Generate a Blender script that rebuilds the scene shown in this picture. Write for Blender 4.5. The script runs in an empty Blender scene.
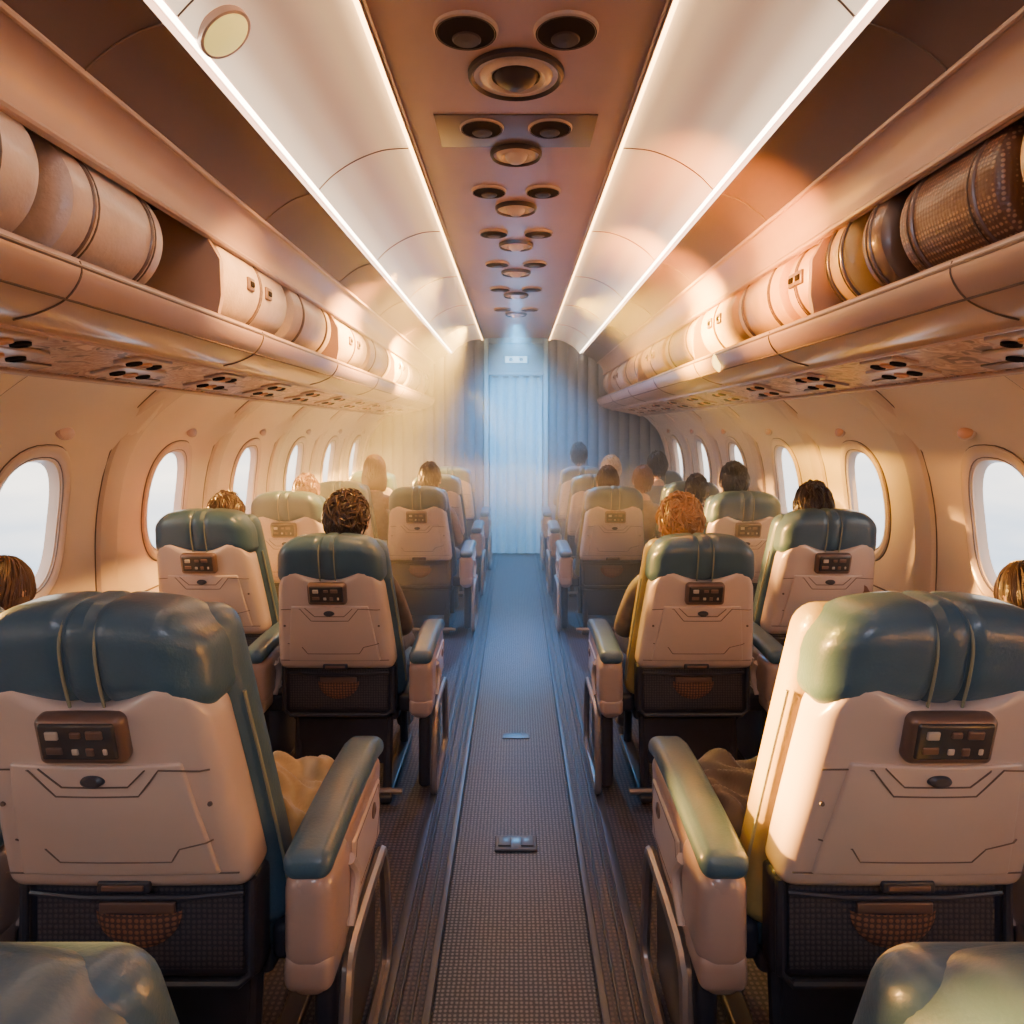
import bpy, bmesh, math, random
from mathutils import Vector, Matrix
random.seed(7)
scene = bpy.context.scene
YB, YF = -2.0, 8.2     # cabin back / front
CAMZ = 1.48

# ------------------------------------------------------------------ materials
def mat(name, col, rough=0.5, metal=0.0, noise=0.0, nscale=20, bump=0.0, bscale=80, emis=None, estr=0.0, coat=0.0, sheen=0.0, spec=.5):
    m = bpy.data.materials.new(name); m.use_nodes = True
    nt = m.node_tree; b = nt.nodes["Principled BSDF"]
    b.inputs["Base Color"].default_value = (*col, 1)
    b.inputs["Roughness"].default_value = rough
    b.inputs["Metallic"].default_value = metal
    b.inputs["Specular IOR Level"].default_value = spec
    b.inputs["Coat Weight"].default_value = coat
    b.inputs["Coat Roughness"].default_value = .15
    b.inputs["Sheen Weight"].default_value = sheen
    tc = nt.nodes.new("ShaderNodeTexCoord")
    if noise > 0:
        n = nt.nodes.new("ShaderNodeTexNoise"); n.inputs["Scale"].default_value = nscale
        n.inputs["Detail"].default_value = 4
        nt.links.new(tc.outputs["Object"], n.inputs["Vector"])
        r = nt.nodes.new("ShaderNodeValToRGB")
        r.color_ramp.elements[0].position = .3; r.color_ramp.elements[1].position = .7
        r.color_ramp.elements[0].color = (*[max(0, c*(1-noise)) for c in col], 1)
        r.color_ramp.elements[1].color = (*[min(1, c*(1+noise)) for c in col], 1)
        nt.links.new(n.outputs["Fac"], r.inputs["Fac"]); nt.links.new(r.outputs["Color"], b.inputs["Base Color"])
    if bump > 0:
        n2 = nt.nodes.new("ShaderNodeTexNoise"); n2.inputs["Scale"].default_value = bscale
        nt.links.new(tc.outputs["Object"], n2.inputs["Vector"])
        bp = nt.nodes.new("ShaderNodeBump"); bp.inputs["Strength"].default_value = bump
        bp.inputs["Distance"].default_value = 0.004
        nt.links.new(n2.outputs["Fac"], bp.inputs["Height"]); nt.links.new(bp.outputs["Normal"], b.inputs["Normal"])
    if emis:
        b.inputs["Emission Color"].default_value = (*emis, 1); b.inputs["Emission Strength"].default_value = estr
    return m

def dotmat(name, base, dot, scale, rough=.7, thr=.28, metal=0.0, plane=None):
    m = mat(name, base, rough, metal); nt = m.node_tree; b = nt.nodes["Principled BSDF"]
    tc = nt.nodes.new("ShaderNodeTexCoord"); v = nt.nodes.new("ShaderNodeTexVoronoi")
    v.inputs["Scale"].default_value = scale; v.inputs["Randomness"].default_value = 0.15
    if plane:
        v.voronoi_dimensions = '2D'
        sp = nt.nodes.new("ShaderNodeSeparateXYZ"); cb = nt.nodes.new("ShaderNodeCombineXYZ")
        nt.links.new(tc.outputs["Object"], sp.inputs[0])
        nt.links.new(sp.outputs[plane[0]], cb.inputs[0]); nt.links.new(sp.outputs[plane[1]], cb.inputs[1])
        nt.links.new(cb.outputs[0], v.inputs["Vector"])
    else:
        nt.links.new(tc.outputs["Object"], v.inputs["Vector"])
    r = nt.nodes.new("ShaderNodeValToRGB")
    r.color_ramp.elements[0].position = thr; r.color_ramp.elements[0].color = (*dot, 1)
    r.color_ramp.elements[1].position = thr+.12; r.color_ramp.elements[1].color = (*base, 1)
    nt.links.new(v.outputs["Distance"], r.inputs["Fac"]); nt.links.new(r.outputs["Color"], b.inputs["Base Color"])
    bp = nt.nodes.new("ShaderNodeBump"); bp.inputs["Strength"].default_value = .5; bp.inputs["Distance"].default_value = .003; bp.invert = True
    nt.links.new(v.outputs["Distance"], bp.inputs["Height"]); nt.links.new(bp.outputs["Normal"], b.inputs["Normal"])
    return m

M = {}
M['shell'] = mat("shell_plastic", (.60,.465,.415), .28, noise=.04, nscale=6, coat=.5)
M['shell2'] = mat("console_plastic", (.38,.27,.25), .30, noise=.05, nscale=8, coat=.5)
M['teal'] = mat("slate_leather", (.055,.112,.175), .36, noise=.10, nscale=9, bump=.15, bscale=160, coat=.25)
M['gold_lit'] = mat("gold_lit_leather", (.40,.30,.11), .40, noise=.10, nscale=9, bump=.15, bscale=160, coat=.2)  # slate leather with golden light on the right-hand cushions put into its colour
M['seam'] = mat("seam_piping", (.24,.25,.19), .5)
M['line'] = mat("panel_gap", (.13,.09,.08), .7)
M['bronze'] = mat("bronze_bezel", (.17,.105,.09), .35, metal=.3, coat=.3)
M['dark'] = mat("dark_frame", (.030,.032,.050), .42, noise=.1, coat=.2)
M['screen'] = mat("control_screen", (.05,.045,.05), .15, coat=.5)
M['button'] = mat("button_light", (.48,.40,.34), .4)
M['net'] = dotmat("pocket_net", (.022,.026,.044), (.06,.055,.07), 95, .6, .3, plane='XZ')
M['netw'] = dotmat("pocket_bag", (.07,.04,.04), (.24,.11,.07), 85, .6, .3, plane='XZ')
M['rail'] = mat("rail_metal", (.30,.27,.29), .3, metal=.6)
M['darkteal'] = mat("seat_cushion", (.05,.09,.13), .6, noise=.15)
M['ceil'] = mat("ceiling_mauve", (.42,.26,.24), .4, noise=.06, nscale=3, coat=.2)
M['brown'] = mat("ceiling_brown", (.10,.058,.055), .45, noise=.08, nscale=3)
M['wall'] = mat("wall_plastic", (.80,.65,.53), .35, noise=.03, nscale=3, coat=.2)
M['rib'] = mat("wall_rib", (.70,.54,.44), .32, coat=.3)
M['bin'] = mat("bin_shell", (.48,.31,.26), .32, noise=.05, nscale=4, coat=.4)
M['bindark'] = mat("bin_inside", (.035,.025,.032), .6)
M['led'] = mat("led_white", (1,1,1), .5, emis=(1,.82,.60), estr=20)
M['ledwarm'] = mat("led_warm", (1,.8,.5), .5, emis=(1,.56,.20), estr=15)
M['ledL'] = mat("led_wall_gold", (1,.9,.8), .5, emis=(1,.62,.25), estr=36)
M['ledR'] = mat("led_wall_white", (1,.9,.8), .5, emis=(1,.74,.54), estr=20)
M['lamp'] = mat("lamp_yellow", (.7,.60,.22), .4, emis=(1,.76,.18), estr=1.0)
M['lampamber'] = mat("lamp_amber", (.9,.7,.35), .4, emis=(1,.60,.12), estr=6)
M['hole'] = mat("vent_black", (.016,.013,.016), .9, spec=0.05)
M['speaker'] = mat("speaker_cone", (.045,.032,.036), .45, spec=.2)
M['trimm'] = mat("trim_beige", (.52,.36,.31), .35, coat=.2)
M['aisle'] = dotmat("aisle_carpet_mat", (.028,.040,.070), (.15,.17,.22), 78, .5, .26, plane='XY')
M['floor'] = dotmat("floor_mat", (.034,.034,.054), (.11,.095,.11), 62, .45, .25, plane='XY')
M['track'] = mat("track_metal", (.08,.09,.12), .35, metal=.5)
M['curtain'] = mat("curtain_blue", (.42,.66,.78), .7, noise=.05, sheen=.3)
M['bulk'] = mat("bulkhead_curtain", (.12,.14,.20), .7, noise=.1, sheen=.3)
M['frame'] = mat("door_frame_mat", (.26,.42,.54), .45)
M['sign'] = mat("sign_face", (.5,.6,.65), .4, emis=(.5,.8,1), estr=2.5)
M['pack'] = mat("luggage_pale", (.60,.45,.41), .36, noise=.12, nscale=10, bump=.3, coat=.3)
M['pack_lit'] = mat("luggage_gold_lit", (.76,.47,.15), .36, noise=.12, nscale=10, bump=.3, coat=.3)  # amber glow on the right-hand bins put into the luggage colour
M['wicker'] = dotmat("luggage_woven", (.12,.052,.035), (.34,.18,.11), 85, .3, .3)
M['orange'] = mat("amber_plastic", (.62,.28,.14), .35, coat=.3)
M['lap_cream'] = mat("lap_cream_cloth", (.46,.31,.14), .5, noise=.25, nscale=14, sheen=.3)
M['lap_dark'] = mat("lap_dark_cloth", (.05,.04,.05), .5, noise=.2, nscale=14, sheen=.2)

# ceiling panel with LED glow painted as emission, strongest at both edges (object-space x)
def glow_panel():
    m = mat("ceiling_panel_glow", (.84,.69,.58), .35, noise=.03, nscale=2, coat=.2); nt=m.node_tree; b=nt.nodes["Principled BSDF"]
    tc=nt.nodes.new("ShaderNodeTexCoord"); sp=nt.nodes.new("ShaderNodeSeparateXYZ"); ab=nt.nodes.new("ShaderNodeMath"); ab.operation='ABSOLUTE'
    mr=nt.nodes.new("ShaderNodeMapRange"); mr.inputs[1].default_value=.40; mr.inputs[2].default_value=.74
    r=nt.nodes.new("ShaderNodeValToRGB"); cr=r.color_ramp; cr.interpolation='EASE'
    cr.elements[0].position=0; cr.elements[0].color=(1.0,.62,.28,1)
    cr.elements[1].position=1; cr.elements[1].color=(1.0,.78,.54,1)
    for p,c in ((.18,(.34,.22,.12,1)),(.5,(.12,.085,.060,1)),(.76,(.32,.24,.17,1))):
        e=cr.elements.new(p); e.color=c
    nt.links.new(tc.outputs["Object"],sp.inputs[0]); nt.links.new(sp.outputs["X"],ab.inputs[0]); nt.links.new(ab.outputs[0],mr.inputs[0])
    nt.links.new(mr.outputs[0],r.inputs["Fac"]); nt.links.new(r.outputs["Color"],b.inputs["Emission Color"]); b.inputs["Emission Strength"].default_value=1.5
    return m
M['white']=glow_panel()

def stripes():
    m = mat("psu_stripes", (.6,.5,.45), .35); nt = m.node_tree; b = nt.nodes["Principled BSDF"]
    tc = nt.nodes.new("ShaderNodeTexCoord"); mp = nt.nodes.new("ShaderNodeMapping")
    mp.inputs["Scale"].default_value = (9, 6, 3)
    n = nt.nodes.new("ShaderNodeTexNoise"); n.inputs["Scale"].default_value = 1.6; n.inputs["Detail"].default_value = 3
    n.inputs["Distortion"].default_value = 1.2
    r = nt.nodes.new("ShaderNodeValToRGB"); cr = r.color_ramp
    cr.elements[0].position = .38; cr.elements[0].color = (.12,.05,.04,1)
    cr.elements[1].position = .66; cr.elements[1].color = (.68,.46,.36,1)
    e = cr.elements.new(.44); e.color = (.54,.35,.28,1)
    e = cr.elements.new(.56); e.color = (.34,.15,.10,1)
    nt.links.new(tc.outputs["Object"], mp.inputs["Vector"]); nt.links.new(mp.outputs["Vector"], n.inputs["Vector"])
    nt.links.new(n.outputs["Fac"], r.inputs["Fac"]); nt.links.new(r.outputs["Color"], b.inputs["Base Color"])
    return m
M['psu'] = stripes()
def glassmat():
    m = bpy.data.materials.new("window_pane"); m.use_nodes = True; nt = m.node_tree
    nt.nodes.clear(); o = nt.nodes.new("ShaderNodeOutputMaterial"); mx = nt.nodes.new("ShaderNodeMixShader")
    t = nt.nodes.new("ShaderNodeBsdfTransparent"); g = nt.nodes.new("ShaderNodeBsdfGlossy"); g.inputs["Roughness"].default_value = .05
    mx.inputs[0].default_value = .05
    nt.links.new(t.outputs[0], mx.inputs[1]); nt.links.new(g.outputs[0], mx.inputs[2]); nt.links.new(mx.outputs[0], o.inputs[0])
    return m
M['glass'] = glassmat()

# ------------------------------------------------------------------ builder
class B:
    def __init__(s): s.v=[]; s.f=[]; s.m=[]; s.mats=[]
    def mi(s, k):
        if k not in s.mats: s.mats.append(k)
        return s.mats.index(k)
    def add(s, vs, fs, k):
        o=len(s.v); s.v += [tuple(v) for v in vs]; i=s.mi(k)
        for f in fs: s.f.append(tuple(a+o for a in f)); s.m.append(i)
    def rbox(s, c, size, r, k, mid=(2,2,2), kc=3, deform=None, rot=None):
        h=[x/2 for x in size]; r=min(r, *[x*.999 for x in h])
        ax=[]
        for a in range(3):
            L=[-h[a]+r*i/kc for i in range(kc+1)]
            n=mid[a]
            L+=[-h[a]+r+(2*h[a]-2*r)*i/n for i in range(1,n)] 
            L+=[h[a]-r+r*i/kc for i in range(kc+1)]
            ax.append(L)
        idx={}; vs=[]; fs=[]
        def gv(i,j,l):
            key=(i,j,l)
            if key in idx: return idx[key]
            p=[ax[0][i],ax[1][j],ax[2][l]]
            q=[max(-(h[a]-r),min(h[a]-r,p[a])) for a in range(3)]
            d=Vector([p[a]-q[a] for a in range(3)])
            if d.length>1e-9: d=d.normalized()*r
            w=Vector(q)+d
            if rot: w=rot@w
            w=w+Vector(c)
            if deform: w=Vector(deform(w))
            idx[key]=len(vs); vs.append(w); return idx[key]
        N=[len(a)-1 for a in ax]
        for i in range(N[0]):
            for j in range(N[1]):
                fs.append((gv(i,j,0),gv(i,j+1,0),gv(i+1,j+1,0),gv(i+1,j,0)))
                fs.append((gv(i,j,N[2]),gv(i+1,j,N[2]),gv(i+1,j+1,N[2]),gv(i,j+1,N[2])))
        for i in range(N[0]):
            for l in range(N[2]):
                fs.append((gv(i,0,l),gv(i+1,0,l),gv(i+1,0,l+1),gv(i,0,l+1)))
                fs.append((gv(i,N[1],l),gv(i,N[1],l+1),gv(i+1,N[1],l+1),gv(i+1,N[1],l)))
        for j in range(N[1]):
            for l in range(N[2]):
                fs.append((gv(0,j,l),gv(0,j,l+1),gv(0,j+1,l+1),gv(0,j+1,l)))
                fs.append((gv(N[0],j,l),gv(N[0],j+1,l),gv(N[0],j+1,l+1),gv(N[0],j,l+1)))
        s.add(vs,fs,k)
    def tube(s, pts, r, k, n=6, closed=False, radii=None):
        pts=[Vector(p) for p in pts]; m=len(pts); vs=[]; fs=[]
        up=Vector((0.13,0.21,0.97))
        for i,p in enumerate(pts):
            if closed: t=pts[(i+1)%m]-pts[i-1]
            else: t=pts[min(i+1,m-1)]-pts[max(i-1,0)]
            if t.length<1e-9: t=Vector((0,0,1))
            t.normalize()
            if i==0:
                a=t.cross(up); 
                if a.length<.05: a=t.cross(Vector((1,0,0)))
                a.normalize()
            else:
                a=(a-t*a.dot(t)); a.normalize()
            b=t.cross(a); rr=radii[i] if radii else r
            for q in range(n):
                th=2*math.pi*q/n; vs.append(p+a*math.cos(th)*rr+b*math.sin(th)*rr)
        for i in range(m if closed else m-1):
            i2=(i+1)%m
            for q in range(n):
                q2=(q+1)%n; fs.append((i*n+q,i*n+q2,i2*n+q2,i2*n+q))
        if not closed:
            fs.append(tuple(range(n))[::-1]); fs.append(tuple((m-1)*n+q for q in range(n)))
        s.add(vs,fs,k)
    def lathe(s, prof, o, k, n=32, mtx=None, sx=1, sy=1):
        vs=[]; fs=[]; m=len(prof); mtx=mtx or Matrix.Identity(3)
        for (r,h) in prof:
            for q in range(n):
                th=2*math.pi*q/n; vs.append(Vector(o)+mtx@Vector((r*math.cos(th)*sx,r*math.sin(th)*sy,h)))
        for i in range(m-1):
            for q in range(n):
                q2=(q+1)%n; fs.append((i*n+q,i*n+q2,(i+1)*n+q2,(i+1)*n+q))
        s.add(vs,fs,k)
    def extr(s, prof, y0, y1, k, side=1, ny=1):
        vs=[]; fs=[]; m=len(prof)
        for j in range(ny+1):
            y=y0+(y1-y0)*j/ny
            for (x,z) in prof: vs.append((x*side,y,z))
        for j in range(ny):
            for i in range(m-1):
                q=(j*m+i,j*m+i+1,(j+1)*m+i+1,(j+1)*m+i)
                fs.append(q if side>0 else q[::-1])
        s.add(vs,fs,k)
    def mesh(s, name, sharp=35):
        me=bpy.data.meshes.new(name); me.from_pydata(s.v,[],s.f)
        for k in s.mats: me.materials.append(M[k] if isinstance(k,str) and k in M else None)
        me.polygons.foreach_set("material_index", s.m)
        me.polygons.foreach_set("use_smooth",[True]*len(s.f))
        bm=bmesh.new(); bm.from_mesh(me); bmesh.ops.recalc_face_normals(bm, faces=bm.faces); bm.to_mesh(me); bm.free()
        me.update(); me.set_sharp_from_angle(angle=math.radians(sharp)); return me
    def obj(s, name, sharp=35):
        o=bpy.data.objects.new(name, s.mesh(name,sharp)); scene.collection.objects.link(o); return o

def place(me,name,loc,scale=(1,1,1),rotz=0):
    o=bpy.data.objects.new(name,me); scene.collection.objects.link(o)
    o.location=loc; o.scale=scale; o.rotation_euler=(0,0,rotz); return o

def smooth(pts, n=5):
    out=[]; m=len(pts)
    for i in range(m-1):
        p0=pts[max(i-1,0)];p1=pts[i];p2=pts[i+1];p3=pts[min(i+2,m-1)]
        for j in range(n):
            t=j/n
            out.append(tuple(.5*((2*b)+(-a+c)*t+(2*a-5*b+4*c-d)*t*t+(-a+3*b-3*c+d)*t**3) for a,b,c,d in zip(p0,p1,p2,p3)))
    out.append(tuple(pts[-1])); return out

# ------------------------------------------------------------------ shell of the cabin
WP = smooth([(0,1.60),(.25,1.68),(.6,1.74),(1.0,1.76),(1.25,1.735),(1.42,1.68),(1.56,1.58),(1.67,1.45)],8)
def wx(z):
    z=max(0,min(1.67,z))
    for i in range(len(WP)-1):
        a,b=WP[i],WP[i+1]
        if a[0]<=z<=b[0]+1e-9:
            t=(z-a[0])/max(1e-9,b[0]-a[0]); return a[1]+(b[1]-a[1])*t
    return WP[-1][1]

b=B(); b.rbox((0,(YB+YF)/2+.2,-.03),(3.6,YF-YB+.5,.06),.005,'floor'); b.obj("floor")
b=B()
b.rbox((0,(YB+YF)/2,.004),(.42,YF-YB-.02,.012),.004,'aisle')
b.obj("aisle_carpet")
for sd in (-1,1):
    b=B()
    for x0,w,h in ((.225,.022,.016),(.262,.008,.012),(.30,.008,.012),(.335,.03,.014)):
        b.rbox((sd*x0,(YB+YF)/2,h/2),(w,YF-YB-.02,h),.003,'track')
    b.obj("floor_seat_track")
b=B(); b.rbox((0,2.48,.014),(.15,.09,.012),.005,'dark')
b.rbox((-.04,2.48,.021),(.045,.05,.006),.002,'dark'); b.rbox((.04,2.48,.021),(.045,.05,.006),.002,'dark')
b.obj("floor_access_plate")
b=B(); b.rbox((0,3.36,.0115),(.13,.06,.006),.002,'track'); b.obj("floor_access_plate")

# ceiling
seams=[-.67,.43,1.53,2.63,3.73,4.83,5.93,7.03]
b=B()
b.extr([(-.385,2.53),(-.375,2.55),(.375,2.55),(.385,2.53)],YB,YF,'ceil')
for sd in (-1,1):
    lp=smooth([(.40,2.54),(.50,2.532),(.60,2.495),(.685,2.44),(.740,2.385)],4)
    b.extr([(.385,2.53),(.385,2.56),(.40,2.56),(.40,2.54)],YB,YF,'trimm',sd)
    b.extr(lp,YB,YF,'white',sd)
    b.extr([(.740,2.385),(.740,2.41),(.772,2.41),(.772,2.37)],YB,YF,'trimm',sd)
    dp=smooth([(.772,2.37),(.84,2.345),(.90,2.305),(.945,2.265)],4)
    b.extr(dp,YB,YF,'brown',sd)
    for ys in seams:
        b.tube([(sd*x,ys,z-.001) for x,z in lp],.0028,'line',5)
        b.tube([(sd*x,ys,z-.001) for x,z in dp],.0025,'line',5)
    b.tube([(sd*.375,YB,2.538),(sd*.375,YF,2.538)],.004,'trimm',6)
b.obj("ceiling")
L0=.7
for sd in (-1,1):
    b=B(); b.rbox((sd*.752,(L0+YF)/2,2.384),(.012,YF-L0-.02,.012),.004,'led'); b.obj("ceiling_light_strip")
    b=B(); b.rbox((sd*.3925,(L0+YF)/2,2.534),(.012,YF-L0-.02,.014),.003,'ledwarm'); b.obj("ceiling_light_strip")

def vent():
    b=B()
    for sx in (-1,1):
        b.lathe([(.088,0),(.086,-.008),(.078,-.012),(.070,-.008),(.064,-.002)],(sx*.134,0,0),'trimm',32,sx=1.0)
        b.lathe([(.082,-.0121),(.06,-.0105),(.0,-.010)],(sx*.134,0,0),'hole',32)
        b.lathe([(.040,-.010),(.036,-.014),(.0,-.017)],(sx*.134,.030,0),'speaker',24)
    return b
v1=vent().mesh("vent")
b=vent(); b.rbox((0,.04,-.002),(.62,.30,.004),.0015,'bronze')
v2=b.mesh("ventpanel")
def speaker(big):
    b=B()
    R=.145 if big else .10
    b.lathe([(R,0),(R*.99,-.012),(R*.93,-.02),(R*.88,-.014),(R*.86,-.006)],(0,0,0),'speaker',40)
    b.lathe([(R*.88,-.010),(R*.76,-.009),(R*.70,-.016),(R*.60,-.02),(R*.5,-.010)],(0,0,0),'pack',40)
    b.lathe([(R*.5,-.012),(R*.46,-.008),(R*.40,-.024),(R*.25,-.038),(0,-.042)],(0,0,0),'speaker' if big else 'pack',40)
    return b
sp1=speaker(True).mesh("spk"); sp2=speaker(False).mesh("spk2")
for i,yy in enumerate((1.87,2.47,3.13,3.8,4.5,5.3,6.2)):
    place(v2 if i==1 else v1,"ceiling_air_vent",(0,yy,2.55),(1,1,1) if i<1 else (.9,.9,1))
    place(sp1 if i==0 else sp2,"ceiling_speaker",(0,yy+.23,2.549))
b=B()
b.lathe([(.062,0),(.060,-.012),(.052,-.016),(0,-.018)],(0,0,0),'lamp',32)
b.lathe([(.070,.004),(.068,-.012),(.060,-.013)],(0,0,0),'trimm',32)
o=b.obj("ceiling_lamp"); o.location=(-.695,1.66,2.425); o.rotation_euler=(0,math.radians(-40),0)

# walls
def wall(sd,name):
    b=B(); centers=[YB+.5+i for i in range(10)]
    N=48
    for yc in centers:
        ring=[]
        for q in range(N):
            th=2*math.pi*(q+.5)/N+0; c,s_=math.cos(th),math.sin(th)
            e=2/2.6
            hy=.172*abs(c)**e*(1 if c>0 else -1); hz=.242*abs(s_)**e*(1 if s_>0 else -1)
            t=min(.5/abs(c) if abs(c)>1e-6 else 9, .835/abs(s_) if abs(s_)>1e-6 else 9)
            ry,rz=c*t,s_*t
            ring.append((hy,hz,ry,rz))
        for cy,cz in ((.5,.835),(-.5,.835),(.5,-.835),(-.5,-.835)):
            q=min(range(N),key=lambda q:(ring[q][2]-cy)**2+(ring[q][3]-cz)**2)
            ring[q]=(ring[q][0],ring[q][1],cy,cz)
        vs=[];fs=[];K=14
        for k in range(K+1):
            t=k/K
            for (hy,hz,ry,rz) in ring:
                y=hy+(ry-hy)*t; z=1.13*(1-t)+.835*t+hz+(rz-hz)*t
                vs.append((sd*wx(z),yc+y,max(0,min(1.67,z))))
        for k in range(K):
            for q in range(N):
                q2=(q+1)%N; fs.append((k*N+q,k*N+q2,(k+1)*N+q2,(k+1)*N+q))
        b.add(vs,fs,'wall')
    ys=YB+10
    b.extr([(x,z) for z,x in WP],ys,YF+.2,'wall',sd)
    for i in range(0,11):
        yc=YB+i
        if yc>YF: continue
        vs=[];fs=[]
        for z,x in WP:
            w=.055+.05*max(0,(z-1.25)/.42)**2+.03*max(0,(.7-z)/.7)
            for dy,dx in ((-w-.018,-.002),(-w-.006,.016),(-w+.012,.02),(w-.012,.02),(w+.006,.016),(w+.018,-.002)):
                vs.append((sd*(x-dx),yc+dy,z))
        n=6
        for a in range(len(WP)-1):
            for c in range(n-1): fs.append((a*n+c,a*n+c+1,(a+1)*n+c+1,(a+1)*n+c))
        b.add(vs,fs,'rib')
        for dd in (-1,1):
            b.tube([(sd*(x-.001),yc+dd*(.075+.05*max(0,(z-1.25)/.42)**2+.03*max(0,(.7-z)/.7)),z) for z,x in WP],.003,'line',4)
    b.tube([(sd*(wx(.72)-.001),YB,.72),(sd*(wx(.72)-.001),YF,.72)],.004,'line',5)
    b.rbox((sd*1.60,(YB+YF)/2,.12),(.10,YF-YB-.02,.2),.02,'trimm')
    o=b.obj(name)
    wb=B(); e=2/2.6; N=40
    def loop(a,c2,dx):
        L=[]
        for q in range(N):
            th=2*math.pi*q/N; c,s_=math.cos(th),math.sin(th)
            y=a*abs(c)**e*(1 if c>0 else -1); z=c2*abs(s_)**e*(1 if s_>0 else -1)
            L.append((sd*(wx(1.13+z)-dx),y,1.13+z))
        return L
    secs=[(.222,.297,0.0),(.218,.292,.012),(.205,.278,.018),(.190,.262,.014),(.180,.250,.004),(.170,.240,-.02),(.164,.234,-.035)]
    vs=[];fs=[]
    for a in secs: vs+=loop(*a)
    for k in range(len(secs)-1):
        for q in range(N):
            q2=(q+1)%N; fs.append((k*N+q,k*N+q2,(k+1)*N+q2,(k+1)*N+q))
    wb.add(vs,fs,'rib')
    wb.add(loop(.165,.235,-.033),[tuple(range(N))],'glass')
    wb.tube([p for p in loop(.222,.297,.002)],.003,'line',4,closed=True)
    wb.tube([p for p in loop(.182,.252,.006)],.0025,'line',4,closed=True)
    me=wb.mesh("windowmesh")
    return me,centers
nwin=1
for sd,nm in ((-1,"wall_left"),(1,"wall_right")):
    me,cs=wall(sd,nm)
    for yc in cs:
        place(me,"window_%d"%nwin,(0,yc,0)); nwin+=1
    cb=B(); R=Matrix.Rotation(-sd*math.radians(80),3,'Y')
    cb.lathe([(.045,0),(.043,.012),(.03,.018),(0,.02)],(0,0,0),'orange' if sd>0 else 'trimm',28,mtx=R,sx=.55)
    cb.lathe([(.052,0),(.05,.008),(.044,.009)],(0,0,0),'trimm',28,mtx=R,sx=.55)
    cm=cb.mesh("calllight")
    for yc in cs: place(cm,"wall_reading_light",(sd*(wx(1.47)+.002),yc+.06,1.47))

b=B(); b.rbox((0,YB-.03,1.3),(3.7,.06,2.7),.01,'bulk'); b.obj("wall_back")

def obin(sd,name):
    b=B()
    b.extr(smooth([(.945,2.265),(.97,2.25),(1.0,2.21),(1.015,2.17),(1.02,2.13),(1.035,2.12)],3),YB,YF,'bin',sd)
    b.tube([(sd*.948,YB,2.262),(sd*.948,YF,2.262)],.008,'bin',8)
    b.tube([(sd*1.02,YB,2.13),(sd*1.02,YF,2.13)],.010,'bin',8)
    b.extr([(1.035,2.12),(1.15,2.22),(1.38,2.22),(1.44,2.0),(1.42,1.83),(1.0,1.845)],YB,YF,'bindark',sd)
    b.extr(smooth([(1.0,1.845),(.975,1.86),(.955,1.85),(.95,1.825),(.965,1.79),(.995,1.76),(1.05,1.735),(1.10,1.722),(1.12,1.705)],4),YB,YF,'bin',sd)
    b.tube([(sd*.953,YB,1.838),(sd*.953,YF,1.838)],.006,'bronze',8)
    b.tube([(sd*.985,YB,1.766),(sd*.985,YF,1.766)],.003,'line',6)
    b.extr([(1.12,1.705),(1.125,1.712),(1.42,1.655),(1.425,1.645)],YB,YF,'psu',sd)
    b.extr([(1.425,1.645),(1.45,1.64),(1.475,1.66),(1.48,1.69)],YB,YF,'bin',sd)
    b.tube([(sd*1.12,YB,1.708),(sd*1.12,YF,1.708)],.006,'bin',6)
    b.tube([(sd*1.425,YB,1.648),(sd*1.425,YF,1.648)],.006,'bin',6)
    R=Matrix.Rotation(-sd*math.radians(11)*-1,3,'Y')
    y=1.0
    while y<7.8:
        for (x,dy,w,l) in ((1.19,0,.09,.20),(1.30,.12,.12,.26)):
            zz=1.712-(x-1.125)*.193
            b.rbox((sd*x,y+dy,zz-.004),(w,l,.014),.006,'trimm',rot=R)
            for k in (-1,0,1):
                b.lathe([(.024,0),(.023,-.008),(.015,-.010),(.012,-.002),(0,-.002)],(sd*x,y+dy+k*l*.3,zz-.010),'hole' if k else 'orange',16,mtx=R)
        b.rbox((sd*1.37,y+.3,1.662),(.05,.22,.008),.003,'bronze',rot=R)
        y+=.62
    for y in (0.1,1.15,2.35,3.9,5.7,7.5):
        pr=[(1.03,2.12),(1.15,2.215),(1.38,2.215),(1.42,1.85),(1.0,1.85),(.985,1.93),(.99,2.05)]
        vs=[(sd*x,y-.012,z) for x,z in pr]+[(sd*x,y+.012,z) for x,z in pr]; n=len(pr)
        b.add(vs,[tuple(range(n)),tuple(range(n,2*n))[::-1]]+[(i,(i+1)%n,n+(i+1)%n,n+i) for i in range(n)],'bin')
    for y in seams:
        pts=[(sd*(x-.001),y,z-.001) for x,z in smooth([(.955,1.85),(.95,1.825),(.965,1.79),(.995,1.76),(1.05,1.735),(1.10,1.722)],3)]
        b.tube(pts,.0025,'line',5)
    b.obj(name)
obin(-1,"overhead_bin"); obin(1,"overhead_bin")

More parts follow.
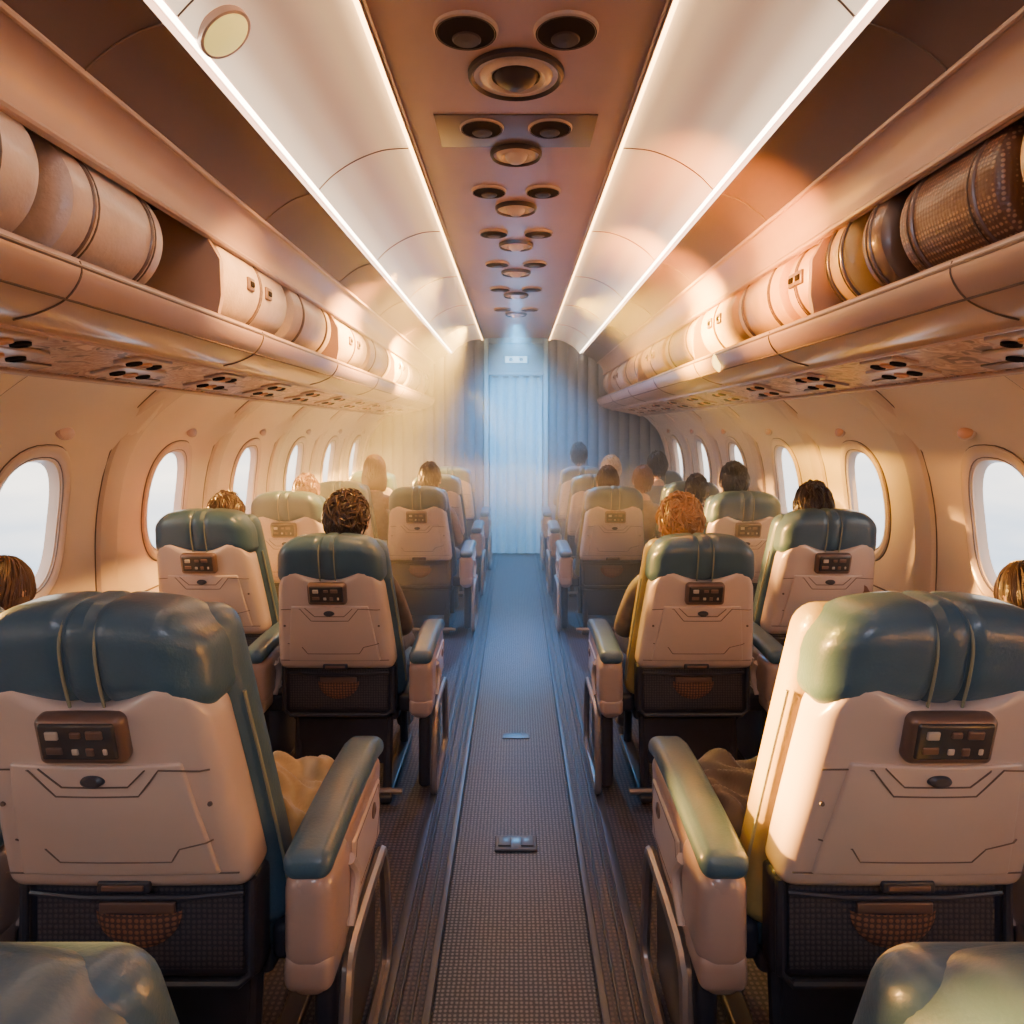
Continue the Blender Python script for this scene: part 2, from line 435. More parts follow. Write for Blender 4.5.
def barrel(sd,y0,y1,k,r=.165,rings=(),name="rolled_luggage",patch=False):
    b=B(); cz=1.852+r; cx=1.005+r
    L=y1-y0; e=.035
    prof=[(0,0),(r*.5,.0),(r*.86,.006),(r*.97,.018),(r,e),(r,L-e),(r*.97,L-.018),(r*.86,L-.006),(r*.5,L),(0,L)]
    R=Matrix(((1,0,0),(0,0,1),(0,-1,0)))
    b.lathe(prof,(sd*cx,y0,cz),k,48,mtx=R)
    for q in rings:
        y=y0+L*q
        b.tube([(sd*cx+(r+.001)*math.cos(t*math.pi/20),y,cz+(r+.001)*math.sin(t*math.pi/20)) for t in range(40)],.005,'bronze',6,closed=True)
        b.tube([(sd*cx+(r)*math.cos(t*math.pi/20),y+.02,cz+(r)*math.sin(t*math.pi/20)) for t in range(40)],.003,'line',6,closed=True)
    if patch:
        for th,dy in ((math.radians(178),.35),(math.radians(178),.62)):
            t=th if sd>0 else math.pi-th
            c=(sd*cx+math.cos(t)*(r+.002),y0+L*dy,cz+math.sin(t)*(r+.002))
            b.rbox(c,(.014,.06,.05),.006,'bronze',rot=Matrix.Rotation(-(t-math.pi),3,'Y'))
            b.rbox((c[0]-sd*.006,c[1],c[2]),(.012,.035,.02),.004,'hole',rot=Matrix.Rotation(-(t-math.pi),3,'Y'))
    b.obj(name)
def fill(sd):
    if sd<0:
        segs=[(.14,.62,'pack'),(.66,1.12,'pack'),(1.19,1.50,'pack'),(1.58,2.02,'pack'),(2.40,3.10,'pack'),(3.17,3.84,'pack'),(3.97,4.75,'pack'),(4.83,5.66,'pack'),(5.77,6.56,'pack'),(6.64,7.46,'pack'),(7.53,8.1,'pack')]
    else:
        segs=[(.14,.62,'pack_lit'),(.66,1.12,'wicker'),(1.19,1.42,'pack_lit'),(1.46,1.86,'wicker'),(1.92,2.06,'bronze'),(2.13,2.28,'pack_lit'),(2.40,2.62,'pack_lit'),(2.67,3.2,'pack_lit'),(3.25,3.84,'pack_lit'),(3.97,4.75,'pack_lit'),(4.83,5.66,'pack_lit'),(5.77,6.56,'pack_lit'),(6.64,7.46,'pack'),(7.53,8.1,'pack')]
    for i,(a,c,k) in enumerate(segs):
        barrel(sd,a,c,k,.172 if i%3 else .162,rings=((.2,.8) if i%2 else (.5,)),patch=(i%2==0 and a>2))
fill(-1); fill(1)
b=B(); b.lathe([(0,-.012),(.025,-.01),(.04,0),(.045,.004)],(0,0,0),'lampamber',24)
o=b.obj("bin_lamp"); o.location=(.957,3.35,1.80); o.rotation_euler=(0,math.radians(75),0)

for sd in (-1,1):
    b=B(); b.rbox((sd*1.492,(1.0+YF)/2,1.652),(.02,YF-1.0-.02,.014),.004,'ledL' if sd<0 else 'ledR'); b.obj("wall_light_strip")

# ------------------------------------------------------------------ front bulkhead
def pleat(b,x0,x1,z0,z1,y,amp,freq,k,n=90):
    vs=[];fs=[]; zz=[z0,z0+(z1-z0)*.5,z1]
    for i in range(n+1):
        x=x0+(x1-x0)*i/n
        a=abs(math.sin(x*freq))**.7*amp
        for z in zz: vs.append((x,y-a,z))
    for i in range(n):
        for j in range(2): fs.append((i*3+j,(i+1)*3+j,(i+1)*3+j+1,i*3+j+1))
    b.add(vs,fs,k)
b=B()
for sd in (-1,1):
    pleat(b,sd*.38,sd*1.8,0,2.62,YF,.03,26,'bulk',150)
    b.rbox((sd*1.1,YF+.05,1.31),(1.44,.04,2.62),.01,'bulk')
b.rbox((0,YF+.05,2.58),(.8,.04,.12),.01,'bulk')
b.obj("wall_front")
b=B()
for sd in (-1,1): b.rbox((sd*.345,YF-.01,1.27),(.055,.16,2.54),.012,'frame')
b.rbox((0,YF,2.52),(.70,.16,.06),.012,'frame')
b.rbox((0,YF+.03,2.33),(.66,.06,.34),.01,'frame')
b.rbox((0,YF-.02,2.14),(.66,.10,.04),.01,'frame')
b.obj("door_1")
b=B(); pleat(b,-.31,.31,.02,2.14,YF+.14,.06,26,'curtain',120)
b.tube([(-.31,YF+.10,2.11),(.31,YF+.10,2.11)],.012,'rail',8)
b.obj("doorway_curtain")
b=B(); b.rbox((0,YF-.03,2.30),(.30,.05,.11),.02,'frame'); b.rbox((0,YF-.058,2.30),(.25,.012,.07),.005,'sign')
b.lathe([(0.0,-.006),(.02,-.004),(.025,0)],(-.06,YF-.068,2.30),'frame',16,mtx=Matrix.Rotation(math.radians(-90),3,'X'))
b.lathe([(0.0,-.006),(.02,-.004),(.025,0)],(.06,YF-.068,2.30),'frame',16,mtx=Matrix.Rotation(math.radians(-90),3,'X'))
b.obj("exit_sign")
b=B(); b.rbox((0,YF+.3,1.3),(3.7,.06,2.7),.01,'bulk'); b.obj("galley_wall")

# ------------------------------------------------------------------ seat
def yt(z): return -.19*max(0,(z-.55))/.62   # recline
def seat_mesh(arms,cush='teal'):
    b=B()
    def taper(z): return 1.04-.20*max(0,min(1,(z-.58)/.5))**1.3
    def dsh(p):
        x,y,z=p
        if z>.9: z=z-.05*max(0,1-(abs(x)/.15)**2)*(z-.9)/.14 - .05*max(0,(abs(x)-.16)/.06)**2*(z-.9)/.14
        y=y+yt(z)-.025*(1-(x/.24)**2)*max(0,min(1,(z-.55)*4)) 
        return (x*taper(z),y,z)
    b.rbox((0,.05,.822),(.46,.12,.462),.035,'shell',mid=(14,2,16),deform=dsh)
    def ys(x,z): return .05-.06+yt(z)-.025*(1-(x/.24)**2)*max(0,min(1,(z-.55)*4))
    def P(x,z,o=.001): return (x*taper(z)*1.02,ys(x,z)-o,z)
    def dpn(p):
        x,y,z=p; return (x*(1-.12*((z-.76)/.15)),ys(x,z)+(y),z)
    b.rbox((0,-.001,.765),(.34,.012,.25),.0055,'shell',mid=(8,1,8),deform=dpn)
    T=.0075
    for L in ([(-.10,.885),(-.06,.848),(.06,.848),(.10,.885)],
              [(-.205,.872),(-.12,.88),(-.075,.828),(.075,.828),(.12,.88),(.205,.872)],
              [(-.18,.72),(-.12,.705),(-.10,.675),(.10,.675),(.12,.705),(.18,.72)],
              [(-.21,.64),(.21,.64)]):
        pts=[]
        for i in range(len(L)-1):
            for t in range(6):
                pts.append(P(L[i][0]+(L[i+1][0]-L[i][0])*t/6,L[i][1]+(L[i+1][1]-L[i][1])*t/6,T if abs(L[i][0])<.17 else .001))
        pts.append(P(*L[-1])); b.tube(pts,.0016,'line',5)
    b.lathe([(.022,.0),(.020,.008),(.013,.012),(0,.012)],P(0,.862,.004),'dark',20,mtx=Matrix.Rotation(math.radians(90),3,'X'),sy=.55)
    b.rbox(P(0,.612,.002),(.10,.014,.022),.004,'dark'); b.rbox(P(0,.612,.008),(.08,.008,.010),.002,'bronze')
    tilt=Matrix.Rotation(math.radians(15),3,'X')
    b.rbox(P(0,.950,.004),(.152,.035,.094),.014,'bronze',rot=tilt,kc=3)
    b.rbox(P(0,.950,.020),(.130,.012,.070),.005,'screen',rot=tilt)
    for i,(dx,dz,k,w,h) in enumerate(((-.040,.013,'button',.022,.016),(-.040,-.016,'bronze',.028,.014),(-.005,-.018,'button',.012,.012),(.020,-.018,'bronze',.014,.016),(.032,.014,'bronze',.028,.016),(.046,-.018,'button',.008,.012),(0,.014,'bronze',.018,.012))):
        z=.950+dz; b.rbox((dx,ys(0,z)-.026,z),(w,.006,h),.0025,k,rot=tilt)
    for sx in (-1,1): b.lathe([(.005,0),(.004,.003),(0,.003)],P(sx*.19,.80,.0),'line',10,mtx=Matrix.Rotation(math.radians(90),3,'X'))
    def dcu(p):
        x,y,z=p
        w=1.07-.25*max(0,min(1,(z-.45)/.7))**1.2
        return (x*w,y+yt(z),z)
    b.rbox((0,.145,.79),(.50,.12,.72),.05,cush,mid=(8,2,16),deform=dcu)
    def dhd(p):
        x,y,z=p
        t=(z-1.0)/.18
        z2=z-.035*(abs(x)/.23)**2.6*max(0,t)
        if t<.4: z2-=.03*(abs(x)/.23)**2
        w=1.0-.09*max(0,t)**2
        crease=.010*math.exp(-((abs(x)-.03)/.008)**2)
        if y<.08: y+=crease
        return (x*w,y+yt(z)*.95,z2-crease*.8*(t>.7))
    b.rbox((0,.075,1.080),(.425,.20,.205),.072,'teal',mid=(20,3,4),kc=5,deform=dhd)
    for sx in (-1,1):
        pts=[]
        for (y,z) in smooth([(-.026,.99),(-.030,1.06),(-.024,1.12),(.0,1.162),(.04,1.1805),(.09,1.181),(.13,1.168)],4):
            pts.append((sx*.030,y+yt(z)*.95+.006,z-.008))
        b.tube(pts,.0028,'seam',6)
        pts=[]
        for (y,z) in smooth([(.09,.50),(.09,.70),(.09,.90),(.09,.98)],4):
            w=1.07-.25*max(0,min(1,(z-.45)/.7))**1.2
            pts.append((sx*(.25*w+.001),y+yt(z)+.015,z))
        b.tube(pts,.0035,'seam',6)
    b.rbox((0,.06,.49),(.47,.07,.215),.02,'dark',mid=(4,1,4))
    b.rbox((0,.022,.495),(.41,.01,.17),.004,'net',mid=(4,1,4))
    b.tube([(-.225,.012,.595),(-.225,.01,.41),(-.20,.01,.388),(.20,.01,.388),(.225,.01,.41),(.225,.012,.595)],.009,'dark',8)
    b.tube([(-.21,.008,.57),(-.1,.0,.565),(.1,.0,.565),(.21,.008,.57)],.006,'dark',8)
    vs=[];fs=[];n=16
    for i in range(n+1):
        for j in range(7):
            t=math.pi*i/n; r=j/6
            vs.append((.085*math.cos(t)*r*1.0, .014-.014*math.sqrt(max(0,1-r*r)), .53-.075*math.sin(t)*r))
    for i in range(n):
        for j in range(6): fs.append((i*7+j,i*7+j+1,(i+1)*7+j+1,(i+1)*7+j))
    b.add(vs,fs,'netw')
    b.rbox((0,.008,.54),(.15,.008,.022),.003,'bronze')
    def dpan(p):
        x,y,z=p; return (x,y,z+.03*math.sin((y-.1)/.5*2.6) if z>.42 else z)
    b.rbox((0,.37,.42),(.50,.50,.13),.05,'darkteal',mid=(4,8,1),deform=dpan)
    b.rbox((0,.36,.345),(.46,.48,.06),.02,'dark')
    for sx in (-1,1):
        b.tube([(sx*.19,.12,.34),(sx*.19,.08,.03)],.02,'dark',8)
        b.tube([(sx*.19,.50,.34),(sx*.19,.54,.03)],.02,'dark',8)
        b.rbox((sx*.19,.31,.022),(.06,.60,.03),.01,'dark')
    b.tube([(-.26,.05,.04),(.26,.05,.04)],.014,'rail',8)
    b.rbox((0,.10,.24),(.38,.02,.2),.005,'dark')
    for sx in arms:
        X=sx*.345
        def dpad(p):
            x,y,z=p; return (x,y,z+.012*math.sin((y+.05)/.6*3.1)-.02*max(0,(y-.42)/.1)**2)
        b.rbox((X,.235,.645),(.096,.56,.056),.026,'teal',mid=(1,10,1),kc=4,deform=dpad)
        def dcon(p):
            x,y,z=p
            f=(.61-z)/.28
            y2=.24+(y-.24)*(1-.10*f)
            if y>.3: z=z+.05*((y-.3)/.2)**2*f
            return (x,y2-.02*f,z)
        b.rbox((X,.235,.505),(.084,.54,.25),.035,'shell2',mid=(1,8,6),kc=3,deform=dcon)
        b.rbox((X,.05,.53),(.100,.17,.19),.035,'shell2',mid=(1,3,3))
        b.rbox((X,.035,.435),(.096,.14,.075),.022,'shell2',mid=(1,2,2),kc=3)
        for q in (-1,1):
            xs=X+q*.043
            b.rbox((xs,.30,.51),(.010,.28,.14),.0045,'shell',mid=(1,4,3))
            b.tube([(xs+q*.004,.18,.57),(xs+q*.004,.42,.575),(xs+q*.004,.44,.51),(xs+q*.004,.40,.45),(xs+q*.004,.19,.45),(xs+q*.004,.165,.51)],.002,'line',5,closed=True)
            b.lathe([(.020,0),(.018,.008),(.010,.010),(0,.006)],(xs,.36,.54),'bronze',16,mtx=Matrix.Rotation(q*math.radians(90),3,'Y'))
            b.tube(smooth([(xs+q*.006,.10,.44),(xs+q*.012,.14,.52),(xs+q*.008,.10,.58)],4),.012,'shell',8)
        XR=X+sx*.045
        loop=smooth([(XR,.06,.10),(XR,.06,.05),(XR,.10,.022),(XR,.30,.018),(XR,.50,.022),(XR,.55,.05),(XR,.55,.12),(XR,.50,.34),(XR,.42,.37),(XR,.16,.37),(XR,.10,.34)],3)
        b.tube(loop,.015,'rail',8,closed=True)
        b.rbox((X,.30,.21),(.05,.42,.36),.02,'dark')
        b.rbox((sx*.28,.25,.40),(.10,.30,.08),.02,'dark')
    return b.mesh("seatmesh")
SM={ 'R':seat_mesh((1,-1)), 'G':seat_mesh((1,-1),'gold_lit'), 'O':seat_mesh((1,)), 'P':seat_mesh((-1,))}
def seat(x,y,kind,sz=1.0,sxy=1.0,sy=None):
    place(SM[kind],"airliner_seat",(x,y,0),(sxy,sy or sxy,sz))
for sd in (-1,1):
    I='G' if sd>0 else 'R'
    seat(sd*.745,1.37,I,1.0)
    seat(sd*.57,.68,'O' if sd>0 else 'P',.86,1.08,.80)
    seat(sd*.70,2.75,I,.92,.95)
    seat(sd*.69,5.02,I,.92,.97)
    seat(sd*.69,6.15,I,.93)
    seat(sd*.67,7.25,I,.94)
    K='O' if sd>0 else 'P'
    seat(sd*1.36,1.60,K,.95,.95)
    seat(sd*1.34,3.12,K,.965,.98)
    seat(sd*1.34,4.20,K,.95,.98)
    seat(sd*1.32,5.35,K,.93,.98)
    seat(sd*1.32,6.50,K,.94,.98)

# crumpled textiles standing in for passengers' laps on the two nearest seats
def cloth(name,k,loc,seed):
    rnd=random.Random(seed); ph=[rnd.uniform(0,6) for _ in range(8)]
    b=B()
    def d(p):
        x,y,z=p
        f=max(0,(z+.05)/.13)
        z+=f*(.018*math.sin(x*38+ph[0]+y*14)+.014*math.sin(y*45+ph[1]+x*22)+.008*math.sin((x+y)*90+ph[2]))
        x+=.010*math.sin(y*40+ph[3]+z*30); y+=.010*math.sin(x*35+ph[4])
        s=1-.25*f; return (x*s,y*s,z)
    b.rbox((0,0,0),(.34,.38,.12),.05,k,mid=(24,26,5),kc=4,deform=d)
    o=b.obj(name,60); o.location=loc; return o
cloth("lap_standin_cream",'lap_cream',(-.62,1.80,.520),4)
cloth("lap_standin_dark",'lap_dark',(.62,1.80,.520),9)

# ------------------------------------------------------------------ people
def body_geo():
    V=[];R=[];E=[];C=[]
    def add(p,r,par=None,c='shirt'):
        V.append(Vector(p)); R.append(r if isinstance(r,tuple) else (r,r)); i=len(V)-1
        if par is not None: E.append((par,i)); C.append(c)
        return i
    p0=add((0,.24,.54),(.14,.11))
    w=add((0,.19,.68),(.13,.10),p0); ch=add((0,.14,.84),(.15,.105),w); up=add((0,.115,.96),(.11,.08),ch)
    n1=add((0,.115,1.035),(.056,.056),up); n2=add((0,.135,1.11),(.05,.05),n1,'skin')
    for sx in (-1,1):
        s1=add((sx*.165,.12,.95),.058,up); el=add((sx*.235,.19,.72),.045,s1); w1=add((sx*.18,.37,.655),.032,el)
        pm=add((sx*.165,.43,.65),(.032,.02),w1,'skin'); p2=add((sx*.16,.47,.65),(.034,.016),pm,'skin')
        for k,(dx,l) in enumerate(((-.03,.062),(-.010,.075),(.010,.07),(.03,.055))):
            a=add((sx*.16+dx,.495,.650),.009,p2,'skin'); b2=add((sx*.16+dx*1.15,.495+l*.55,.645),.0085,a,'skin'); add((sx*.16+dx*1.2,.495+l,.625),.007,b2,'skin')
        t=add((sx*.16-sx*.045,.445,.648),.010,pm,'skin'); add((sx*.16-sx*.062,.475,.638),.008,t,'skin')
        h=add((sx*.095,.30,.52),.085,p0,'pants'); k1=add((sx*.16,.66,.54),.062,h,'pants')
        cf=add((sx*.155,.69,.34),.052,k1,'pants'); an=add((sx*.15,.70,.10),.036,cf,'pants')
        hl=add((sx*.15,.71,.055),.038,an,'shoe'); to=add((sx*.16,.83,.042),.032,hl,'shoe')
    me=bpy.data.meshes.new("sk"); me.from_pydata([tuple(v) for v in V],E,[])
    ob=bpy.data.objects.new("sk",me); scene.collection.objects.link(ob)
    sk=ob.modifiers.new("s",'SKIN')
    bpy.context.view_layer.objects.active=ob
    if not me.skin_vertices: 
        bm=bmesh.new(); bm.from_mesh(me); bm.verts.layers.skin.verify(); bm.to_mesh(me); bm.free()
    for i,sv in enumerate(me.skin_vertices[0].data): sv.radius=R[i]; sv.use_root=(i==0)
    sb=ob.modifiers.new("u",'SUBSURF'); sb.levels=2; sb.render_levels=2
    dg=bpy.context.evaluated_depsgraph_get(); dg.update(); ev=ob.evaluated_get(dg); m2=ev.to_mesh()
    vs=[v.co.copy() for v in m2.vertices]; fs=[tuple(p.vertices) for p in m2.polygons]
    ev.to_mesh_clear(); bpy.data.objects.remove(ob)
    mats=[]
    for f in fs:
        c=sum((vs[i] for i in f),Vector())/len(f); best=None
        for (a,b_),k in zip(E,C):
            ab=V[b_]-V[a]; t=max(0,min(1,(c-V[a]).dot(ab)/ab.length_squared))
            d=(c-(V[a]+ab*t)).length-(R[a][0]*(1-t)+R[b_][0]*t)
            if best is None or d<best[0]: best=(d,k)
        mats.append(best[1])
    return vs,fs,mats
BV,BF,BM=body_geo()
HC=Vector((0,.15,1.215))
def head_pt(u):
    x,y,z=u
    w=.078; d=.097; h=.118
    px,py,pz=x*w,y*d,z*h
    if z<0:
        f=-z; px*=1-.28*f; py=py*(1-.12*f)+.018*f
    if y<0 and z<-.3: py*=.85
    if y>.3:
        py=min(py,.088+0*py)
        py+=.022*math.exp(-(px/.012)**2-((pz+.008)/.018)**2)+.008*math.exp(-(px/.008)**2-((pz-.015)/.02)**2)
        py-=.010*(math.exp(-((abs(px)-.032)/.014)**2-((pz-.018)/.011)**2))
        py+=.006*math.exp(-(px/.022)**2-((pz+.048)/.010)**2)
        py+=.008*math.exp(-(px/.022)**2-((pz+.095)/.018)**2)
    return Vector((px,py,pz))
def person_mesh(style,seed):
    rnd=random.Random(seed)
    b=B(); b.mats=['shirt','skin','pants','shoe','hair','lip','eye']
    for k in ('shirt','skin','pants','shoe'):
        sub=[f for f,m in zip(BF,BM) if m==k]
        ids=sorted({i for f in sub for i in f}); mp={i:j for j,i in enumerate(ids)}
        b.add([BV[i] for i in ids],[tuple(mp[i] for i in f) for f in sub],k)
    nu,nv=36,28; vs=[];fs=[]
    for j in range(nv+1):
        ph=math.pi*j/nv
        for i in range(nu):
            th=2*math.pi*i/nu
            vs.append(HC+head_pt((math.sin(ph)*math.cos(th),math.sin(ph)*math.sin(th),math.cos(ph))))
    for j in range(nv):
        for i in range(nu): fs.append((j*nu+i,(j+1)*nu+i,(j+1)*nu+(i+1)%nu,j*nu+(i+1)%nu))
    b.add(vs,fs,'skin')
    for sx in (-1,1):
        e=HC+Vector((sx*.031,.080,.017)); b.lathe([(0,.010),(.007,.008),(.0105,0),(.007,-.008),(0,-.010)],e,'eye',12)
        b.rbox(HC+Vector((sx*.031,.088,.036)),(.026,.008,.005),.002,'hair')
        b.rbox(HC+Vector((sx*.082,-.004,-.008)),(.014,.036,.058),.0065,'skin',mid=(1,3,4),rot=Matrix.Rotation(sx*.35,3,'Z'))
        b.tube([HC+Vector((sx*.089,.008*math.cos(t)-.006,.022*math.sin(t)-.005)) for t in [i*math.pi/6 for i in range(11)]],.004,'skin',6)
    b.rbox(HC+Vector((0,.090,-.050)),(.044,.012,.012),.005,'lip')
    vs=[];fs=[]
    nu,nv=40,24
    def infl(u): return 1.10+.03*math.sin(u[0]*9+seed)*math.cos(u[2]*8)
    for j in range(nv+1):
        ph=math.pi*.80*j/nv
        for i in range(nu):
            th=2*math.pi*i/nu
            u=(math.sin(ph)*math.cos(th),math.sin(ph)*math.sin(th),math.cos(ph))
            p=head_pt(u); vs.append(HC+Vector((p.x*infl(u),(min(p.y,.085))*infl(u),p.z*1.08+.004)))
    def front(u): 
        if style!='long' and abs(u[0])>.75 and u[2]<.05 and u[1]>-.35: return True
        return u[1]>.25 and u[2]<.48 or (u[1]>-.05 and u[2]<.1 and abs(u[0])>.5) or (u[1]>-.1 and u[2]<-.2) or (style!='long' and u[2]<-.42)
    for j in range(nv):
        ph=math.pi*.80*(j+.5)/nv
        for i in range(nu):
            th=2*math.pi*(i+.5)/nu; u=(math.sin(ph)*math.cos(th),math.sin(ph)*math.sin(th),math.cos(ph))
            if not front(u): fs.append((j*nu+i,(j+1)*nu+i,(j+1)*nu+(i+1)%nu,j*nu+(i+1)%nu))
    b.add(vs,fs,'hair')
    N=520; ga=math.pi*(3-math.sqrt(5))
    for i in range(N):
        z=1-1.65*(i+.5)/N; r=math.sqrt(max(0,1-z*z)); th=ga*i
        u=Vector((r*math.cos(th),r*math.sin(th),z))
        if front(u): continue
        fl=Vector((0,-.25,-1)) 
        if style=='curly': fl=Vector((rnd.uniform(-1,1),rnd.uniform(-1,1),rnd.uniform(-1,.9)))
        elif style=='short': fl=fl*.7+Vector((rnd.uniform(-.6,.6),rnd.uniform(-.5,.5),0))
        else: fl=fl+Vector((rnd.uniform(-.15,.15),rnd.uniform(-.1,.1),0))
        nrm=u.normalized(); t=(fl-nrm*fl.dot(nrm)); 
        if t.length<.05: t=Vector((rnd.uniform(-1,1),rnd.uniform(-1,1),0))
        t.normalize()
        side=nrm.cross(t)
        L={'curly':.055,'short':.05,'long':.12}[style]*rnd.uniform(.7,1.3)
        pts=[];rr=[]; lift=rnd.uniform(.3,1.5); curl=rnd.uniform(-1,1)*(.5 if style=='curly' else .15)
        for q in range(6):
            s_=q/5; d=u+t*(L*s_/.1)+side*curl*s_*s_; d.normalize()
            hp=head_pt(d)*(1.09+.07*math.sin(s_*math.pi*.8)*lift+(.10*s_*lift if style=='curly' else .04*s_*lift if style=='short' else 0))
            if style=='long' and d.z<-.2: hp=Vector((hp.x*1.1,min(hp.y,.02)-.01,hp.z-.02*s_))
            pts.append(HC+hp); rr.append((.0075 if style!='long' else .0085)*(1-.85*s_)+.0006)
        b.tube(pts,.01,'hair',5,radii=rr)
    if style=='long':
        for i in range(60):
            a=math.pi*(1+ i/59.); x=.088*math.cos(a); y=.085*math.sin(a)*.9
            pts=[HC+Vector((x*f,y*g-.005,z)) for f,g,z in ((1,1,.0),(1.08,1.02,-.05),(1.1,1.0,-.10),(1.0+rnd.uniform(-.1,.1),.95,-.155-rnd.uniform(0,.02)))]
            sp_=smooth(pts,2); b.tube(sp_,.01,'hair',5,radii=[.011,.011,.011,.011,.010,.008,.003])
    return b.mesh("persmesh"+style,60)
PM={'curly':person_mesh('curly',1),'short':person_mesh('short',2),'long':person_mesh('long',3)}
mc={}
def cmat(n,c,r=.7):
    k=(n,c)
    if k not in mc: mc[k]=mat(n,c,r,noise=.15,nscale=30,sheen=.1)
    return mc[k]
lip=mat("lips",(.45,.15,.13),.5); eye=mat("eyes",(.08,.05,.04),.2)
def person(x,y,style,hair,shirt,pants=(.05,.06,.09),s=.92,rz=0,skin=(.55,.32,.22),sc=None):
    o=place(PM[style],"traveller",(x,y,0),sc or (s,s,s),rz)
    ms=[cmat("shirt",shirt),cmat("skin",skin,.5),cmat("pants",pants),cmat("shoe",(.04,.03,.03),.5),cmat("hair",hair,.42),lip,eye]
    for sl,m_ in zip(o.material_slots,ms): sl.link='OBJECT'; sl.material=m_
BR=(.032,.014,.011); BL=(.42,.21,.08); DK=(.018,.015,.017); AU=(.065,.026,.014); WH=(.62,.52,.42); LB=(.20,.10,.05)
person(-1.45,1.84,'long',AU,(.25,.12,.08),s=.835)
person(1.44,1.84,'long',BR,(.10,.06,.06),s=.825)
person(-.70,2.75,'curly',BR,(.07,.055,.06),sc=(1.0,.95,.91))
person(.68,2.75,'curly',BL,(.16,.12,.10),sc=(1.0,.95,.90))
person(-1.34,3.10,'short',AU,(.35,.13,.08),s=.885)
person(1.27,3.02,'short',BR,(.20,.09,.06),s=.925,rz=-.5)
person(-1.30,4.20,'short',LB,(.3,.2,.12),s=.895)
person(1.36,4.22,'short',DK,(.15,.09,.07),s=.95)
person(-.64,5.05,'short',BR,(.2,.15,.12),s=.92)
person(.68,5.05,'short',BR,(.25,.18,.15),s=.90)
person(-1.12,5.40,'long',LB,(.3,.2,.15),s=.955)
person(1.0,5.38,'short',LB,(.25,.18,.15),s=.89)
person(1.26,4.75,'short',DK,(.15,.12,.12),s=.87)
person(1.22,5.9,'short',DK,(.10,.14,.2),s=.96)
person(.80,5.75,'short',WH,(.45,.42,.4),s=.94)
person(.66,7.2,'short',BR,(.14,.2,.27),s=1.0)

# ------------------------------------------------------------------ haze filling the forward cabin (one real homogeneous volume)
b=B(); b.rbox((0,5.5,1.25),(3.3,5.2,2.4),.05,'glass')
o=b.obj("cabin_haze"); m=bpy.data.materials.new("haze_mat"); m.use_nodes=True; nt=m.node_tree; nt.nodes.clear()
out=nt.nodes.new("ShaderNodeOutputMaterial")
s=nt.nodes.new("ShaderNodeVolumeScatter"); s.inputs["Density"].default_value=.085; s.inputs["Anisotropy"].default_value=.0
s.inputs["Color"].default_value=(1,.95,.9,1)
nt.links.new(s.outputs[0],out.inputs["Volume"])
o.data.materials.clear(); o.data.materials.append(m)

# ------------------------------------------------------------------ lights
def spot(name,loc,target,col,power,size=60,blend=1.0,rad=.03):
    l=bpy.data.lights.new(name,'SPOT'); l.energy=power; l.color=col; l.spot_size=math.radians(size); l.spot_blend=blend; l.shadow_soft_size=rad
    o=bpy.data.objects.new(name,l); scene.collection.objects.link(o); o.location=loc
    o.rotation_euler=(Vector(target)-Vector(loc)).to_track_quat('-Z','Y').to_euler(); return o
sun=bpy.data.lights.new("sun",'SUN'); sun.energy=130; sun.color=(1,.46,.08); sun.angle=math.radians(5)
so=bpy.data.objects.new("sun",sun); scene.collection.objects.link(so)
so.rotation_euler=Vector((.92,-.44,-.09)).to_track_quat('-Z','Y').to_euler()
spot("galley_lamp",(0,6.4,2.5),(0,8.2,1.2),(.10,.55,1.0),850,64)
spot("galley_lamp",(0,7.2,2.5),(0,6.2,0),(.12,.50,1.0),420,100)
spot("galley_lamp",(0,5.0,2.5),(0,4.7,0),(.15,.46,1.0),450,44)
spot("galley_lamp",(0,3.3,2.5),(0,3.0,0),(.25,.50,1.0),80,40)
spot("warm_fill_spot",(-.40,5.6,2.3),(-1.7,6.6,1.2),(1,.53,.08),3600,85)  # added warm spots with no fixture, imitating sun glow and bounce
spot("warm_fill_spot",(-.45,4.2,2.4),(-1.7,4.2,1.2),(1,.48,.08),1300,90)
spot("warm_fill_spot",(-.45,2.4,2.4),(-1.5,2.9,1.0),(1,.50,.12),240,80)
spot("warm_fill_spot",(.58,3.4,1.75),(.90,3.8,2.33),(1,.34,.03),480,76)
spot("warm_fill_spot",(.58,2.2,1.75),(.92,2.7,2.33),(1,.32,.03),260,76)
spot("warm_fill_spot",(.3,3.7,2.15),(1.05,3.75,1.98),(1,.50,.02),1500,68)
spot("warm_fill_spot",(.3,2.9,2.15),(1.05,2.6,1.98),(1,.42,.03),200,70)
spot("warm_fill_spot",(-.25,1.9,1.55),(.56,1.38,.93),(1,.56,.04),330,34)
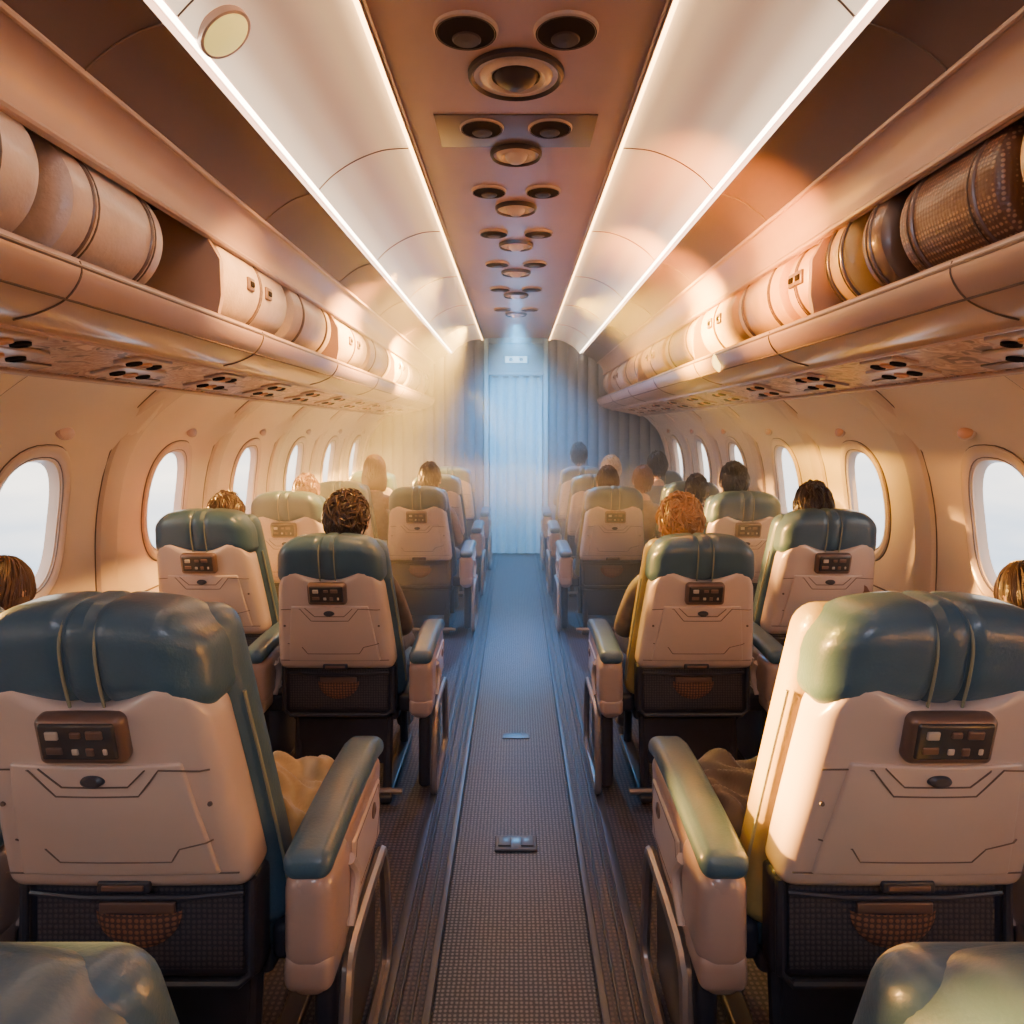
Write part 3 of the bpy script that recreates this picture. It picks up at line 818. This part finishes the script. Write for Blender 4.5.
spot("warm_fill_spot",(-.25,3.6,1.7),(.52,2.75,.85),(1,.56,.06),300,34)
spot("rear_fill_spot",(-.3,-1.2,2.45),(-.6,1.6,.9),(.74,.78,1),44,90,rad=.2)  # unseen fill pair added behind the camera to brighten the seat backs
spot("rear_fill_spot",(.3,-1.2,2.45),(.6,1.6,.9),(.74,.78,1),44,90,rad=.2)

# world
w=bpy.data.worlds.new("sky"); scene.world=w; w.use_nodes=True; nt=w.node_tree; bg=nt.nodes["Background"]
tc=nt.nodes.new("ShaderNodeTexCoord"); sp=nt.nodes.new("ShaderNodeSeparateXYZ"); nt.links.new(tc.outputs["Generated"],sp.inputs[0])
mp=nt.nodes.new("ShaderNodeMapping"); mp.inputs["Scale"].default_value=(2,2,9); nt.links.new(tc.outputs["Generated"],mp.inputs[0])
nz=nt.nodes.new("ShaderNodeTexNoise"); nz.inputs["Scale"].default_value=2.5; nz.inputs["Detail"].default_value=6; nt.links.new(mp.outputs[0],nz.inputs["Vector"])
ad=nt.nodes.new("ShaderNodeMath"); ad.operation='MULTIPLY_ADD'; ad.inputs[1].default_value=.35; nt.links.new(nz.outputs["Fac"],ad.inputs[0]); nt.links.new(sp.outputs["Z"],ad.inputs[2])
rp=nt.nodes.new("ShaderNodeValToRGB"); cr=rp.color_ramp
cr.elements[0].position=0.0; cr.elements[0].color=(.30,.36,.44,1)
cr.elements[1].position=.7; cr.elements[1].color=(.80,.82,.86,1)
e=cr.elements.new(.12); e.color=(.56,.54,.52,1)
e=cr.elements.new(.25); e.color=(1,.86,.68,1)
nt.links.new(ad.outputs[0],rp.inputs[0]); nt.links.new(rp.outputs[0],bg.inputs[0]); bg.inputs[1].default_value=6.0

cd=bpy.data.cameras.new("cam"); cd.sensor_width=36; cd.lens=36*700/1024; cd.shift_x=-4/1024; cd.shift_y=-82/1024; cd.clip_start=.02
co=bpy.data.objects.new("camera",cd); scene.collection.objects.link(co); co.location=(0,0,CAMZ); co.rotation_euler=(math.radians(90),0,0)
scene.camera=co
